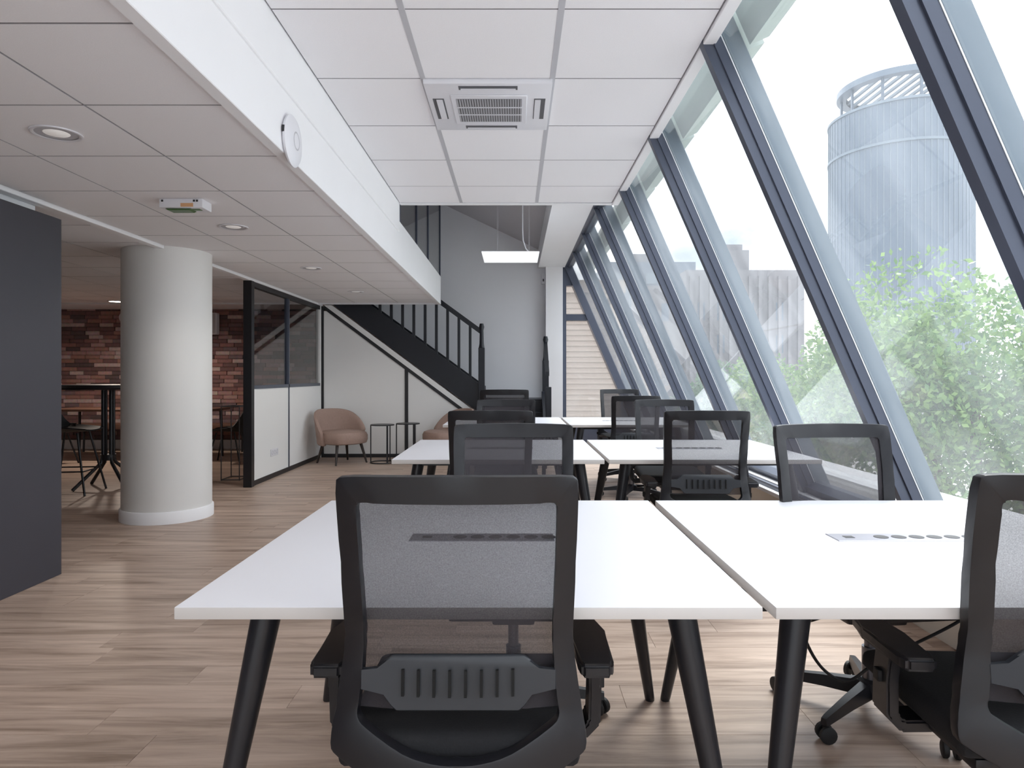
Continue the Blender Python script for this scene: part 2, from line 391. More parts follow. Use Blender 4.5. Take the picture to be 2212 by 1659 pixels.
# ------------------------------------------------------------------ high ceiling
high = struct('ceiling_high', box(-1.07, .93, YB, 6.33, 2.825, 2.95), 'grid', 'high tiled ceiling beside the sloped windows')
T2 = .693
ht = tile_mesh(T2 / 2 - .007, T2 / 2 - .005, .022)
AC = (-.145, 4.01)
for i in range(-7, 5):
    y0 = 2.97 + T2 * i; y1 = y0 + T2
    if y1 > 6.3: y1 = 6.28
    for x0, x1 in ((-1.06, -.491), (-.491, .202), (.202, .895)):
        if i == 1 and x0 == -.491: continue
        o = bpy.data.objects.new('tile', ht); C.objects.link(o); o.parent = high; o.location = ((x0 + x1) / 2, (y0 + y1) / 2, ZH); o.scale = ((x1 - x0) / T2, (y1 - y0) / T2, 1)
for xr in (-.491, .202):
    link('ceiling_tee', finish(box(xr - .014, xr + .014, YB, 6.3, ZH - .002, ZH + .02), 'ceiling_tee', False), 'rail', high)
struct('trim_ceiling_edge', box(.895, .955, YB, 6.33, 2.785, 2.95, .003, 1), 'white', 'white edge strip where the high ceiling meets the glazing')
struct('trim_ceiling_end', box(-1.06, .955, 6.29, 6.35, 2.79, 2.95, .003, 1), 'white', 'white end strip of the high ceiling before the stairwell')

# ------------------------------------------------------------------ stairwell roof
def roofz(x): return 3.25 - .476 * (x - .3975)
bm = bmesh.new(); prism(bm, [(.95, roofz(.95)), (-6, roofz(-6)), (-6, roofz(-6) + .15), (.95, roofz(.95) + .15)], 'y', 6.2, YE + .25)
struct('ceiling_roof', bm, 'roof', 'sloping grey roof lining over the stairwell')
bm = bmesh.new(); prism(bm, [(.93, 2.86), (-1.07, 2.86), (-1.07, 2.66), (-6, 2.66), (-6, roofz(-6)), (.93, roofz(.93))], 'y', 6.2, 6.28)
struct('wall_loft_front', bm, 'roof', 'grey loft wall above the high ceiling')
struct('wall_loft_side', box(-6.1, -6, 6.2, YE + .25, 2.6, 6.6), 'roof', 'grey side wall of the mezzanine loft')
struct('wall_loft_end', box(-6, -3.0, YE, YE + .25, 2.35, 6.6), 'grey_wall', 'grey end wall of the mezzanine loft')
struct('trim_window_beam', box(.38, .80, 6.35, YE, 2.95, 3.35), 'white', 'white boxed beam running along the top of the far windows')
struct('wall_pier', box(.495, .765, 10.92, YE, 0, 2.95), 'white', 'narrow white pier beside the end window')
struct('wall_bay_fill', box(.70, .80, YE, YE + .25, 2.6, 3.6), 'white', 'white infill above the end window')

# ------------------------------------------------------------------ sloped glazing, one window per bay
SL = .435; X0 = 1.58; nl = math.hypot(1, SL); NX, NZ = 1 / nl, SL / nl
def sp_pt(y, z, d):                      # z of the inner line, d metres outwards at right angles
    return (X0 + SL * (H - z) + d * NX, y, z + d * NZ)
def sbox(bm, y0, y1, z0, z1, d0, d1):
    v = [bm.verts.new(sp_pt(y, z, d)) for y in (y0, y1) for z in (z0, z1) for d in (d0, d1)]
    for f in [(0, 1, 3, 2), (4, 6, 7, 5), (0, 4, 5, 1), (2, 3, 7, 6), (0, 2, 6, 4), (1, 5, 7, 3)]: bm.faces.new([v[i] for i in f])
    return bm
MY = [1.99 + 1.29 * k for k in range(-3, 8)]     # mullion axes, last one at the end wall
ZB, ZT = .42, 3.02
bay = ['sloped window bay behind the viewer, farthest back', 'sloped window bay just behind the viewer', 'sloped window bay at the right edge, beside the chair cut off by the picture',
       'large sloped window bay framing the tower and the big tree', 'sloped window bay beside the middle row of desks, concrete block behind it', 'sloped window bay at the far end of the middle desk row',
       'narrow-looking sloped window bay between the middle and farthest desk rows', 'sloped window bay beside the farthest desk row', 'sloped window bay next to last before the end wall', 'last sloped window bay, touching the end wall']
for k in range(len(MY) - 1):
    y0, y1 = MY[k], MY[k + 1]
    wroot = thing(f'window_{k + 1}', bay[k], None, (0, 0, 0)); wroot['kind'] = 'structure'
    b = bmesh.new(); sbox(b, y0 - .024, y0 + .024, ZB, ZT, 0, .045); sbox(b, y0 - .034, y0 + .034, ZB, ZT, .045, .088); obj('mullion', b, 'mullion', wroot, smooth=False)
    b = sbox(bmesh.new(), y0 - .036, y0 + .036, ZB, ZT, .088, .093); obj('gasket', b, 'gasket', wroot, smooth=False)
    b = bmesh.new(); sbox(b, y0 - .030, y0 + .030, ZB, ZT, .100, .150); sbox(b, y0 - .022, y0 + .022, ZB, ZT, .150, .185); obj('mullion_cap', b, 'mullion_out', wroot, smooth=False)
    b = sbox(bmesh.new(), y0 + .034, y1 - .034, ZB + .03, ZT - .03, .090, .096); obj('pane', b, 'glass', wroot, smooth=False)
    b = sbox(bmesh.new(), y0 + .034, y1 - .034, 2.93, ZT, .03, .12); obj('header', b, 'mullion', wroot, smooth=False)
    b = sbox(bmesh.new(), y0 + .034, y1 - .034, ZB - .01, ZB + .05, .02, .12); obj('bottom_rail', b, 'mullion', wroot, smooth=False)
    b = sbox(bmesh.new(), y0 + .03, y1 - .03, 2.70, 2.90, .20, .30); obj('shutter_box', b, 'shade', wroot, smooth=False)
struct('trim_glazing_head', box(.80, .90, YB, YE, 2.96, 3.4), 'mullion', 'dark head rail above the far sloped windows')
# end frame against the end wall
b = bmesh.new(); sbox(b, 10.96, YE + .05, ZB, ZT, -.02, .10)
struct('trim_end_mullion', b, 'mullion', 'thick dark slanting end frame in the far corner')
# gable window in the end wall
g = thing('window_11', 'upright dark-framed end window with a slanting side in the far corner', None); g['kind'] = 'structure'
def xs(z): return X0 + SL * (H - z)
obj('post', box(.765, .825, 10.98, YE + .06, 0, 2.95), 'mullion', g, smooth=False)
b = prism(bmesh.new(), [(.825, 2.10), (xs(2.10), 2.10), (xs(2.20), 2.20), (.825, 2.20)], 'y', 11.0, YE + .06); obj('crossbar', b, 'mullion', g, smooth=False)
b = prism(bmesh.new(), [(.825, 2.20), (xs(2.20), 2.20), (xs(2.66), 2.66), (.825, 2.66)], 'y', YE + .02, YE + .03); obj('pane', b, 'glass', g, smooth=False)
b = prism(bmesh.new(), [(.825, .45), (xs(.45), .45), (xs(2.10), 2.10), (.825, 2.10)], 'y', YE + .02, YE + .03); obj('pane', b, 'glass', g, smooth=False)
b = prism(bmesh.new(), [(.825, 2.66), (xs(2.66), 2.66), (.83, 2.95), (.825, 2.95)], 'y', 11.0, YE + .06); obj('head_panel', b, 'mullion', g, smooth=False)
obj('spandrel', box(.825, 2.1, YE, YE + .06, 0, .45), 'mullion', g, smooth=False)
# sill
s = thing('window_sill', 'white double sill rail along the knee wall under the sloped windows', None); s['kind'] = 'structure'; s.name = 'trim_sill'
obj('sill_board', box(1.80, 1.95, YB, YE, .372, .40, .003, 1), 'white', s, smooth=False)
obj('sill_channel', box(1.84, 1.87, YB, YE, .40, .43), 'mullion', s, smooth=False)
obj('sill_lip', box(1.88, 1.955, YB, YE, .40, .435, .003, 1), 'white', s, smooth=False)
struct('trim_ledge', box(2.42, 2.78, YB - 2, YE + 1, .20, .45), 'ledge', 'white outer ledge running along the facade outside the windows')
# ------------------------------------------------------------------ round column
col = thing('column', 'round off-white column with a white base ring beside the glass partition', 'column', (-2.99, 5.9, 0))
obj('shaft', lathe(bmesh.new(), [(0, .05), (.352, .05), (.352, 2.285), (0, 2.285)], 64), 'column', col)
obj('base_ring', lathe(bmesh.new(), [(.352, 0), (.366, 0), (.366, .092), (.360, .100), (.352, .100)], 64), 'white', col)

# ------------------------------------------------------------------ desks
def make_desk(label, loc):
    t = thing('desk', label, 'desk', loc, 0, 'white bench desks in three rows')
    W, D, Z = 1.232, 1.232, .726
    bm = bx(bmesh.new(), -W / 2, W / 2, 0, D, Z - .026, Z, .003, 2); me = finish(bm, 'tabletop'); me.materials.append(M['laminate']); me.materials.append(M['edge'])
    for p in me.polygons:
        if abs(p.normal.z) < .6: p.material_index = 1
    link('tabletop', me, None, t)
    for sx in (-1, 1):
        for sy in (0, 1):
            fx, fy = sx * (W / 2 - .014), (.106 if sy == 0 else D - .106); tx, ty = fx - sx * .118, fy + (.1 if sy == 0 else -.1)
            b = bmesh.new(); tube(b, [(fx, fy, 0), (fx + (tx - fx) * .02, fy + (ty - fy) * .02, .012), (tx, ty, .70)], [.0165, .018, .036], 20); obj('leg', b, 'leg', t)
    for yy in (.20, D - .20):
        b = bmesh.new(); bx(b, -W / 2 + .1, W / 2 - .1, yy - .02, yy + .02, .668, .70); obj('cross_beam', b, 'leg', t, smooth=False)
    b = bmesh.new(); bx(b, -.02, .02, .20, D - .20, .67, .70); obj('centre_beam', b, 'leg', t, smooth=False)
    # cable gully at the right edge of the top
    ps = obj('power_strip', box(-.214, .214, D / 2 - .045, D / 2 + .045, Z - .02, Z + .0025, .001, 1), 'alu', t, smooth=False)
    for i in range(7):
        x = -.150 + i * .053 if i else -.17
        if i == 0: b = box(x - .008, x + .02, D / 2 - .012, D / 2 + .012, Z + .0015, Z + .0035)
        else: b = lathe(bmesh.new(), [(0, Z + .0015), (.021, Z + .0015), (.021, Z + .0036), (.0, Z + .0034)], 16, (x + .03, D / 2))
        obj('socket', b, 'socket', ps, smooth=False)
    return t
dk = make_desk('left front white desk with black mesh chair against it', (-.097, 1.4325, 0))
for (x, y, lab) in [(1.162, 1.4325, 'right front white desk in the foreground by the sloped windows'),
                    (-.097, 3.96, 'left white desk of the middle row'), (1.162, 3.96, 'right white desk of the middle row, power strip in its centre'),
                    (-.097, 6.776, 'left white desk of the farthest row before the stairs'), (1.162, 6.776, 'right white desk of the farthest row by the windows')]:
    dup(dk, (x, y, 0), 0, lab)

# ------------------------------------------------------------------ task chairs
PR = [(.36, -.262), (.455, -.255), (.55, -.236), (.646, -.227), (.70, -.230), (.85, -.250), (1.02, -.285)]
KW = .963
def prof(z):
    for (a, ya), (b, yb) in zip(PR, PR[1:]):
        if z <= b: return ya + (yb - ya) * (z - a) / (b - a)
    return PR[-1][1]
def yb(x, z): return prof(z) + .035 * (x / .25) ** 2
OUT = [(0, 1.020), (.08, 1.019), (.16, 1.018), (.225, 1.016), (.239, 1.012), (.244, 1.0), (.244, .93), (.241, .80), (.238, .70), (.239, .646), (.247, .58), (.256, .52), (.265, .455), (.244, .43), (.15, .385), (.07, .372), (0, .37)]
OUT = [(x * KW, z) for x, z in OUT]
INN = [(0, .966), (.08, .966), (.15, .966), (.188, .966), (.198, .962), (.201, .95), (.201, .90), (.198, .80), (.195, .70), (.195, .646), (.200, .58), (.205, .535), (.205, .51), (.185, .492), (.11, .453), (.05, .438), (0, .435)]
INN = [(x * KW, z) for x, z in INN]
def lift(L): return [(x, z + (.026 if z < .66 else .016 if z < .72 else 0)) for x, z in L]
def curve(L):
    Q = [(-L[1][0], L[1][1])] + L + [(-L[-2][0], L[-2][1])]; o = []
    for i in range(1, len(Q) - 2):
        for t in (0, .34, .67):
            a, b, c, d = [Vector(q) for q in Q[i - 1:i + 3]]
            v = .5 * ((2 * b) + (c - a) * t + (2 * a - 5 * b + 4 * c - d) * t * t + (3 * b - a - 3 * c + d) * t ** 3); o.append((v.x, v.y))
    return o + [L[-1]]
OUT_, INN_ = lift(OUT), lift(INN); INN = INN_
OUT, INNC = curve(OUT_), curve(INN_)
def make_chair(label):
    t = thing('office_chair', label, 'chair', (0, 0, 0), 0, 'black mesh task chairs at the desks')
    b = bmesh.new()
    def full(L): return L + [(-x, z) for x, z in L[-2:0:-1]]
    Ou, In = full(OUT), full(INNC); n = len(Ou); th = .034
    ring = []
    for (xo, zo), (xi, zi) in zip(Ou, In):
        ring.append([b.verts.new((xo, yb(xo, zo) - th * .35, zo)), b.verts.new((xi, yb(xi, zi) - th * .5, zi)), b.verts.new((xi, yb(xi, zi) + th * .5, zi)), b.verts.new((xo, yb(xo, zo) + th * .5, zo))])
    for i in range(n):
        A, B = ring[i], ring[(i + 1) % n]
        for k in range(4): b.faces.new((A[k], A[(k + 1) % 4], B[(k + 1) % 4], B[k]))
    own = {v: i for i, r_ in enumerate(ring) for v in r_}
    es = [e for e in b.edges if own[e.verts[0]] != own[e.verts[1]]]
    bmesh.ops.bevel(b, geom=es, offset=.005, segments=2, affect='EDGES', profile=.6, clamp_overlap=True)
    obj('back_frame', b, 'plastic', t)
    # stretched mesh
    b = bmesh.new(); zs = [.545, .60, .646, .70, .78, .86, .94, .972]; gx = [-1, -.66, -.33, 0, .33, .66, 1]
    def hw(z):
        for (xa, za), (xb, zb) in zip(INN[5:], INN[6:]):
            if zb <= z <= za: return xa + (xb - xa) * (za - z) / (za - zb)
        return .200
    g = [[b.verts.new((q * (hw(z) + .006), yb(q * hw(z), z) + .012, z)) for q in gx] for z in zs]
    for i in range(len(zs) - 1):
        for j in range(len(gx) - 1): b.faces.new((g[i][j], g[i][j + 1], g[i + 1][j + 1], g[i + 1][j]))
    obj('back_mesh', b, 'mesh', t)
    # lumbar support, its slots drawn as dark bars
    b = bmesh.new()
    LO = [(-.202, .562), (-.150, .560), (-.138, .538), (-.125, .528), (.125, .528), (.138, .538), (.150, .560), (.202, .562), (.202, .603), (.165, .604), (.148, .624), (.135, .633), (-.135, .633), (-.148, .624), (-.165, .604), (-.202, .603)]
    prism(b, [(x * KW, z + .026) for x, z in LO], 'y', -.012, 0)
    bmesh.ops.bevel(b, geom=list(b.edges), offset=.0025, segments=1, affect='EDGES')
    for v in b.verts: v.co.y += yb(v.co.x, v.co.z) - .006
    lm = obj('lumbar_support', b, 'lumbar', t)
    for i in range(8):
        x = -.108 + i * .0309; b = bmesh.new(); bx(b, x - .0028, x + .0028, -.0192, -.012, .583, .633)
        for v in b.verts: v.co.y += yb(v.co.x, v.co.z)
        obj('slot_shade', b, 'slot', lm, smooth=False)  # thin black bars stand in for the shade inside open slots
    # seat
    b = bx(bmesh.new(), -.245, .245, -.225, .245, .425, .492, .03, 4)
    for v in b.verts:
        if v.co.z > .45: v.co.z += .012 * max(0, 1 - (v.co.x / .245) ** 2) - .02 * max(0, (v.co.y - .12) / .12)
    obj('seat', b, 'fabric', t)
    obj('seat_pan', bx(bmesh.new(), -.215, .215, -.215, .215, .398, .428, .012, 2), 'plastic', t)
    obj('mechanism', bx(bmesh.new(), -.075, .075, -.12, .10, .345, .40, .012, 2), 'plastic', t)
    b = bmesh.new(); tube(b, [(.07, .04, .37), (.20, .05, .372), (.255, .055, .366)], [.006, .006, .011], 8); obj('height_lever', b, 'plastic', t)
    b = bmesh.new(); bx(b, -.045, .045, -.262, -.10, .362, .395, .01, 2); obj('back_bracket', b, 'plastic', t)
    for s in (-1, 1):
        # arm: post curving out from under the seat
        pts = [(s * .20, .0, .405), (s * .270, .0, .402), (s * .292, .0, .425), (s * .294, -.006, .51), (s * .290, -.014, .578)]
        b = bmesh.new(); hx, hy = .014, .040; rings = []
        for i, p in enumerate(pts):
            p = Vector(p); d = (Vector(pts[min(i + 1, 4)]) - Vector(pts[max(i - 1, 0)])).normalized(); a = Vector((0, 1, 0)); c = d.cross(a).normalized()
            k = 1 if i < 3 else .92
            rings.append([b.verts.new(p + c * u * hx + a * v * hy * k) for u, v in ((1, 1), (1, -1), (-1, -1), (-1, 1))])
        for A, B in zip(rings, rings[1:]):
            for k in range(4): b.faces.new((A[k], A[(k + 1) % 4], B[(k + 1) % 4], B[k]))
        b.faces.new(rings[0]); b.faces.new(rings[-1])
        bmesh.ops.bevel(b, geom=list(b.edges), offset=.005, segments=2, affect='EDGES')
        arm = obj('armrest', b, 'plastic', t)
        b = bmesh.new(); poly = [(-.032, -.135), (.030, -.135), (.038, -.11), (.040, .06), (.030, .14), (.004, .172), (-.022, .165), (-.036, .12), (-.040, .02), (-.038, -.11)]
        prism(b, [(s * (x + .286), y - .015) for x, y in poly], 'z', .574, .604); bmesh.ops.bevel(b, geom=list(b.edges), offset=.007, segments=3, affect='EDGES'); obj('arm_pad', b, 'plastic', arm)
        b = bmesh.new(); bx(b, s * .306, s * .317, -.018, .008, .496, .523, .002, 1); obj('arm_button', b, 'rubber', arm)
    b = bmesh.new(); tube(b, [(0, 0, .10), (0, 0, .24)], .027, 20); tube(b, [(0, 0, .24), (0, 0, .36)], .019, 16); obj('gas_column', b, 'chrome', t)
    b = bmesh.new(); lathe(b, [(0, .065), (.04, .065), (.042, .118), (.03, .128), (0, .128)], 24)
    for i in range(5):
        a = R(90 + 72 * i + 14); d = Vector((math.cos(a), math.sin(a), 0)); q = Vector((-d.y, d.x, 0)); rr = []
        for rad, hwid, z0, z1 in ((.02, .025, .066, .120), (.16, .020, .066, .105), (.305, .014, .058, .085), (.325, .012, .058, .080)):
            rr.append([b.verts.new(d * rad + q * s2 * hwid * (1 if z == z0 else .7) + Vector((0, 0, z))) for s2, z in ((-1, z0), (1, z0), (1, z1), (-1, z1))])
        for A, B in zip(rr, rr[1:]):
            for k in range(4): b.faces.new((A[k], A[(k + 1) % 4], B[(k + 1) % 4], B[k]))
        b.faces.new(rr[-1])
    star = obj('star_base', b, 'plastic', t)
    for i in range(5):
        a = R(90 + 72 * i + 14); d = Vector((math.cos(a), math.sin(a), 0)) * .31; b = bmesh.new()
        tube(b, [d + Vector((0, 0, .03)), d + Vector((0, 0, .062))], .011, 10)
        q = Vector((math.cos(a + .9), math.sin(a + .9), 0))
        for s2 in (-1, 1): tube(b, [d + q * s2 * .008 + Vector((0, 0, .028)), d + q * s2 * .012 + Vector((0, 0, .028)), d + q * s2 * .024 + Vector((0, 0, .028)), d + q * s2 * .027 + Vector((0, 0, .028))], [.024, .028, .028, .022], 16)
        obj('caster', b, 'rubber', star)
    return t
ch = make_chair('large black mesh chair in the foreground, back turned, at the left front desk')
ch.location = (-.112, 1.585, 0)
for x, y, rz, dz, lab in [
    (1.165, 1.60, -3, 0, 'black mesh chair cut off by the right edge of the picture'),
    (-.005, 2.47, 180, 0, 'black mesh chair facing the viewer across the left front desk'),
    (1.275, 2.46, 186, 0, 'black mesh chair facing the viewer across the right front desk, before the windows'),
    (-.135, 4.05, 0, 0, 'dark chair with its back turned at the left desk of the middle row'),
    (1.075, 4.05, -2, 0, 'black mesh chair with its lumbar plate showing, at the right desk of the middle row'),
    (-.07, 5.27, 180, 0, 'chair facing the viewer behind the left desk of the middle row'),
    (1.19, 5.27, 177, 0, 'chair facing the viewer behind the right desk of the middle row'),
    (-.10, 6.87, 0, .06, 'raised dark chair back seen before the stairs at the left desk of the farthest row'),
    (1.17, 6.87, 0, 0, 'chair with its back turned at the right desk of the farthest row'),
    (1.28, 8.05, 183, .03, 'farthest chair on the window side, facing the viewer behind the farthest row')]:
    c = dup(ch, (x, y, 0), R(rz), lab)
    if dz:
        for p in c.children:
            if p.name.split('.')[0] not in ('star_base', 'gas_column'): p.location.z += dz
            if p.name.split('.')[0] == 'gas_column': p.scale = (1, 1, 1.0)

# ------------------------------------------------------------------ air-conditioning cassette
ac = thing('air_conditioner', 'square white ceiling air-conditioning cassette with grey intake grille', 'air conditioner', (AC[0], AC[1], ZH))
hs_ = .347
bm = bmesh.new(); bx(bm, -hs_, hs_, -hs_, hs_, -.028, .02, .006, 2); obj('panel', bm, 'plastic_white', ac)
bm = bmesh.new(); bx(bm, -.215, .215, -.205, .215, -.036, -.027, .004, 1); gp = obj('grille_frame', bm, 'plastic_white', ac)
obj('grille', box(-.185, .185, -.165, .175, -.0375, -.034), 'grille', ac, smooth=False)
for i in range(2): obj('grille_bar', box(-.187, .187, -.05 + i * .11 - .004, -.05 + i * .11 + .004, -.041, -.036), 'plastic_white', ac, smooth=False)
for i in range(26):
    x = -.18 + i * .0144; obj('grille_slat', box(x - .0022, x + .0022, -.163, .173, -.0395, -.036), 'rail', ac, smooth=False)
for (x0, x1, y0, y1, m) in ((-.16, .16, -.318, -.272, 'slotgrey'), (-.16, .16, .265, .31, 'slotgrey'), (-.318, -.255, -.15, .15, 'slotgrey'), (.255, .318, -.15, .15, 'slotgrey')):
    sl = obj('air_slot', box(x0, x1, y0, y1, -.030, -.027), m, ac, smooth=False)
    fl = bmesh.new()
    if x1 - x0 > y1 - y0: bx(fl, x0 + .01, x1 - .01, y0 + .028, y1 - .004, -.033, -.029)
    else: bx(fl, x0 + (.02 if x0 < 0 else .004), x1 - (.008 if x0 < 0 else .026), y0 + .01, y1 - .01, -.034, -.029)
    obj('louvre', fl, 'plastic_white', sl, smooth=False)

# ------------------------------------------------------------------ wireless access point on the fascia
ap = thing('access_point', 'white round wireless access point hanging on the fascia beam', 'access point', (-1.074, 3.27, 2.33)); ap.rotation_euler = (0, R(90), 0)
obj('housing', lathe(bmesh.new(), [(0, .0), (.112, .0), (.121, .008), (.122, .016), (.112, .024), (.06, .032), (0, .035)], 48), 'plastic_white', ap)
obj('ring', lathe(bmesh.new(), [(.036, .0335), (.040, .0352), (.044, .0333)], 32), 'rail', ap)
obj('cable_port', box(-.035, -.005, -.122, -.115, .003, .014), 'black', ap, smooth=False)

# ------------------------------------------------------------------ exit light on the low ceiling
ex = thing('exit_light', 'small white emergency exit light with green and orange face on the low ceiling', 'exit light', (-1.995, 4.15, ZL))
bm = bmesh.new(); bx(bm, -.13, .13, -.06, .07, -.055, 0, .008, 2); obj('housing', bm, 'plastic_white', ex)
bm = bmesh.new(); prism(bm, [(-.10, -.058), (.055, -.058), (.04, -.066), (-.085, -.066)], 'y', -.045, .03); obj('sign_face', bm, 'green', ex, smooth=False)
obj('lamp_window', box(.0, .075, -.0615, -.058, -.050, -.028), 'orange', ex, smooth=False)
for x in (-.11, .08, .098): obj('screw_hole', box(x - .006, x + .006, -.0615, -.058, -.02, -.008), 'black', ex, smooth=False)
obj('arrow', box(.055, .10, -.03, .01, -.0575, -.0545), 'green', ex, smooth=False)

# ------------------------------------------------------------------ recessed downlights
dl = None
for i, (x, y) in enumerate([(-2.0, 2.99), (-2.0, 4.87), (-2.0, 6.73), (-2.0, 8.62), (-2.0, 1.12), (-2.0, -.75)]):
    labs = ['recessed downlight nearest the viewer in the low ceiling', 'recessed downlight just beyond the exit light', 'third recessed downlight from the viewer in the low ceiling', 'recessed downlight closest to the stairs',
            'added unseen downlight above the dark partition, beside the viewer', 'added unseen downlight behind the viewer near the added window wall']  # last two are added out of view to help light the room
    if i == 0:
        dl = thing('downlight', labs[0], 'downlight', (x, y, ZL), 0, 'recessed downlights in the low ceiling')
        obj('ring', lathe(bmesh.new(), [(.083, -.001), (.101, -.001), (.101, -.006), (.094, -.008), (.083, -.004)], 40), 'plastic_white', dl)
        obj('reflector', lathe(bmesh.new(), [(.083, -.002), (.070, -.0015), (.0, -.001)], 40), 'rail', dl)
        obj('diffuser', lathe(bmesh.new(), [(.052, -.0015), (.048, -.004), (0, -.005)], 32), 'lamp_dim', dl)
    else: dup(dl, (x, y, ZL), 0, labs[i])
    # fill spot added under each fixture to brighten the left side
    lamp('downlight_fill', 'SPOT', (x, y, ZL - .014), 9, None, size=.02, spot=140)
ll = thing('ceiling_lamp', 'lit round ceiling lamp in the lounge', 'ceiling lamp', (-5.65, 9.7, ZL))
obj('ring', lathe(bmesh.new(), [(.085, -.001), (.105, -.001), (.105, -.012), (.085, -.010)], 32), 'plastic_white', ll)
obj('diffuser', lathe(bmesh.new(), [(0, -.002), (.085, -.002), (.085, -.009), (0, -.009)], 32), 'lamp_on', ll)
lamp('ceiling_lamp_bulb', 'SPOT', (0, 0, -.03), 55, ll, (1, .86, .74), .085, 170)

# ------------------------------------------------------------------ pendant panel
pn = thing('pendant_light', 'square white light panel hanging on wires in the stairwell', 'pendant light', (-.045, 7.42, 2.49))
obj('panel', box(-.30, .30, -.32, .33, 0, .012, .002, 1), 'led', pn)
for x, y in ((-.14, -.2), (-.14, .2), (.2, -.2), (.2, .2)):
    zt = roofz(-.045 + x) - 2.49; obj('wire', tube(bmesh.new(), [(x, y, .01), (x, y, zt)], .0016, 6), 'rail', pn)
cb = [(.27, 0, .012), (.22, 0, .04), (.165, 0, .10), (.135, 0, .19), (.13, 0, .3), (.13, 0, roofz(.085) - 2.49)]
obj('power_cord', tube(bmesh.new(), cb, .006, 8), 'plastic_white', pn)
sn = thing('wall_sensor', 'tiny white sensor box at the top of the grey wall beside the pier', 'sensor', (.46, YE - .04, 2.78))
obj('housing', box(-.03, .035, -.04, .04, -.09, .07, .006, 2), 'plastic_white', sn); obj('lens', box(-.012, .012, -.045, -.038, -.05, -.01), 'slotgrey', sn, smooth=False)
# ------------------------------------------------------------------ glass partition beside the column
XP = -2.9; PY0, PYM, PY1 = 7.43, 8.72, 10.16
gp_ = thing('glass_partition', 'black-framed partition with white lower panels and dark glass above, beside the column', 'partition', (XP, PY0, 0))
def gbox(name, y0, y1, z0, z1, m, x0=-.03, x1=.03):
    return obj(name, box(x0, x1, y0 - PY0, y1 - PY0, z0, z1), m, gp_, smooth=False)
gbox('end_post', PY0, PY0 + .08, 0, 2.245, 'black', -.045, .045)
gbox('corner_post', PY1 - .05, PY1, 0, 2.245, 'panel', -.03, .03)
gbox('base_rail', PY0 + .08, PY1 - .05, 0, .055, 'black'); gbox('head_rail', PY0 + .08, PY1 - .05, 2.19, 2.245, 'black')
gbox('middle_rail', PY0 + .08, PY1 - .05, 1.065, 1.105, 'mullion')
gbox('mullion', PYM - .016, PYM + .016, .055, 2.19, 'mullion')
for a, b_ in ((PY0 + .08, PYM - .016), (PYM + .016, PY1 - .05)):
    gbox('panel', a, b_, .055, 1.065, 'panel', -.02, .022); gbox('pane', a, b_, 1.105, 2.19, 'glass_clear', -.004, .004)
ws = thing('wall_socket', 'triple white socket plate low on the white partition panel', 'socket', (XP + .022, 8.19, .30))
obj('plate', box(0, .010, -.12, .12, -.042, .042, .003, 1), 'plastic_white', ws)
for i in range(3):
    b = lathe(bmesh.new(), [(0, .0), (.026, .0), (.026, .004), (.022, .004), (.022, .001), (0, .001)], 20); 
    for v in b.verts: v.co = Vector((v.co.z + .008, v.co.x + (i - 1) * .076, v.co.y))
    obj('socket', b, 'rail', ws)

# ------------------------------------------------------------------ panelled wall under the stairs
YS = 10.18
us = thing('stair_partition', 'white panelled partition with black frame filling the triangle under the stairs', 'partition', (XP, YS, 0))
def dz(x): return 2.20 - .742 * (x + 2.834)            # lower side of the black diagonal
def upoly(name, poly, m, y0=0, y1=.04): return obj(name, prism(bmesh.new(), [(x - XP, z) for x, z in poly], 'y', y0, y1), m, us, smooth=False)
upoly('panel', [(-2.85, .05), (-1.635, .05), (-1.635, dz(-1.635)), (-2.80, dz(-2.80)), (-2.85, dz(-2.80))], 'panel', .012, .03)
upoly('panel', [(-1.585, .05), (-.30, .05), (-.30, dz(-.30)), (-1.585, dz(-1.585))], 'panel', .012, .03)
upoly('corner_post', [(-2.895, 0), (-2.84, 0), (-2.84, 2.245), (-2.895, 2.245)], 'black', -.004)
upoly('mullion', [(-1.635, 0), (-1.585, 0), (-1.585, dz(-1.585)), (-1.635, dz(-1.635))], 'black')
upoly('base_rail', [(-2.84, 0), (-.30, 0), (-.30, .052), (-2.84, .052)], 'black')
xa, xb_ = -2.84, -.30
upoly('diagonal_rail', [(xa, dz(xa)), (xb_, dz(xb_)), (xb_, dz(xb_) + .058), (xa, dz(xa) + .058)], 'black')
upoly('diagonal_trim', [(xa, dz(xa) + .058), (xb_, dz(xb_) + .058), (xb_, dz(xb_) + .145), (-2.72, dz(-2.72) + .145)], 'panel', .004)

# ------------------------------------------------------------------ staircase: upper flight along the end wall, landing, lower flight towards the viewer
st = thing('staircase', 'dark navy wooden staircase with balusters rising behind the mezzanine edge', 'staircase', (0, YS, 0))
def so(name, bm, sm=False): return obj(name, bm, 'navy', st, smooth=sm)
def zu(x): return 1.10 - .725 * (x + .543)
def zl(x): return .785 - .739 * (x + .70)
so('stringer', prism(bmesh.new(), [(-.47, zl(-.47)), (-.47, zu(-.47)), (-3.0, zu(-3.0)), (-3.0, zl(-3.0))], 'y', .05, .10))
so('wall_stringer', prism(bmesh.new(), [(-.47, zl(-.47)), (-.47, zu(-.47)), (-2.95, zu(-2.95)), (-2.95, zl(-2.95))], 'y', .86, .91))
so('soffit', prism(bmesh.new(), [(-.47, zl(-.47)), (-2.95, zl(-2.95)), (-2.95, zl(-2.95) + .02), (-.47, zl(-.47) + .02)], 'y', .10, .86))
for i in range(10):
    x = -.52 - .237 * i; z = .86 + .172 * (i + 1)
    so('tread', box(x - .265, x + .012, .10, .86, z - .03, z, .004, 1)); so('riser', box(x - .012, x, .10, .86, z - .172, z - .03))
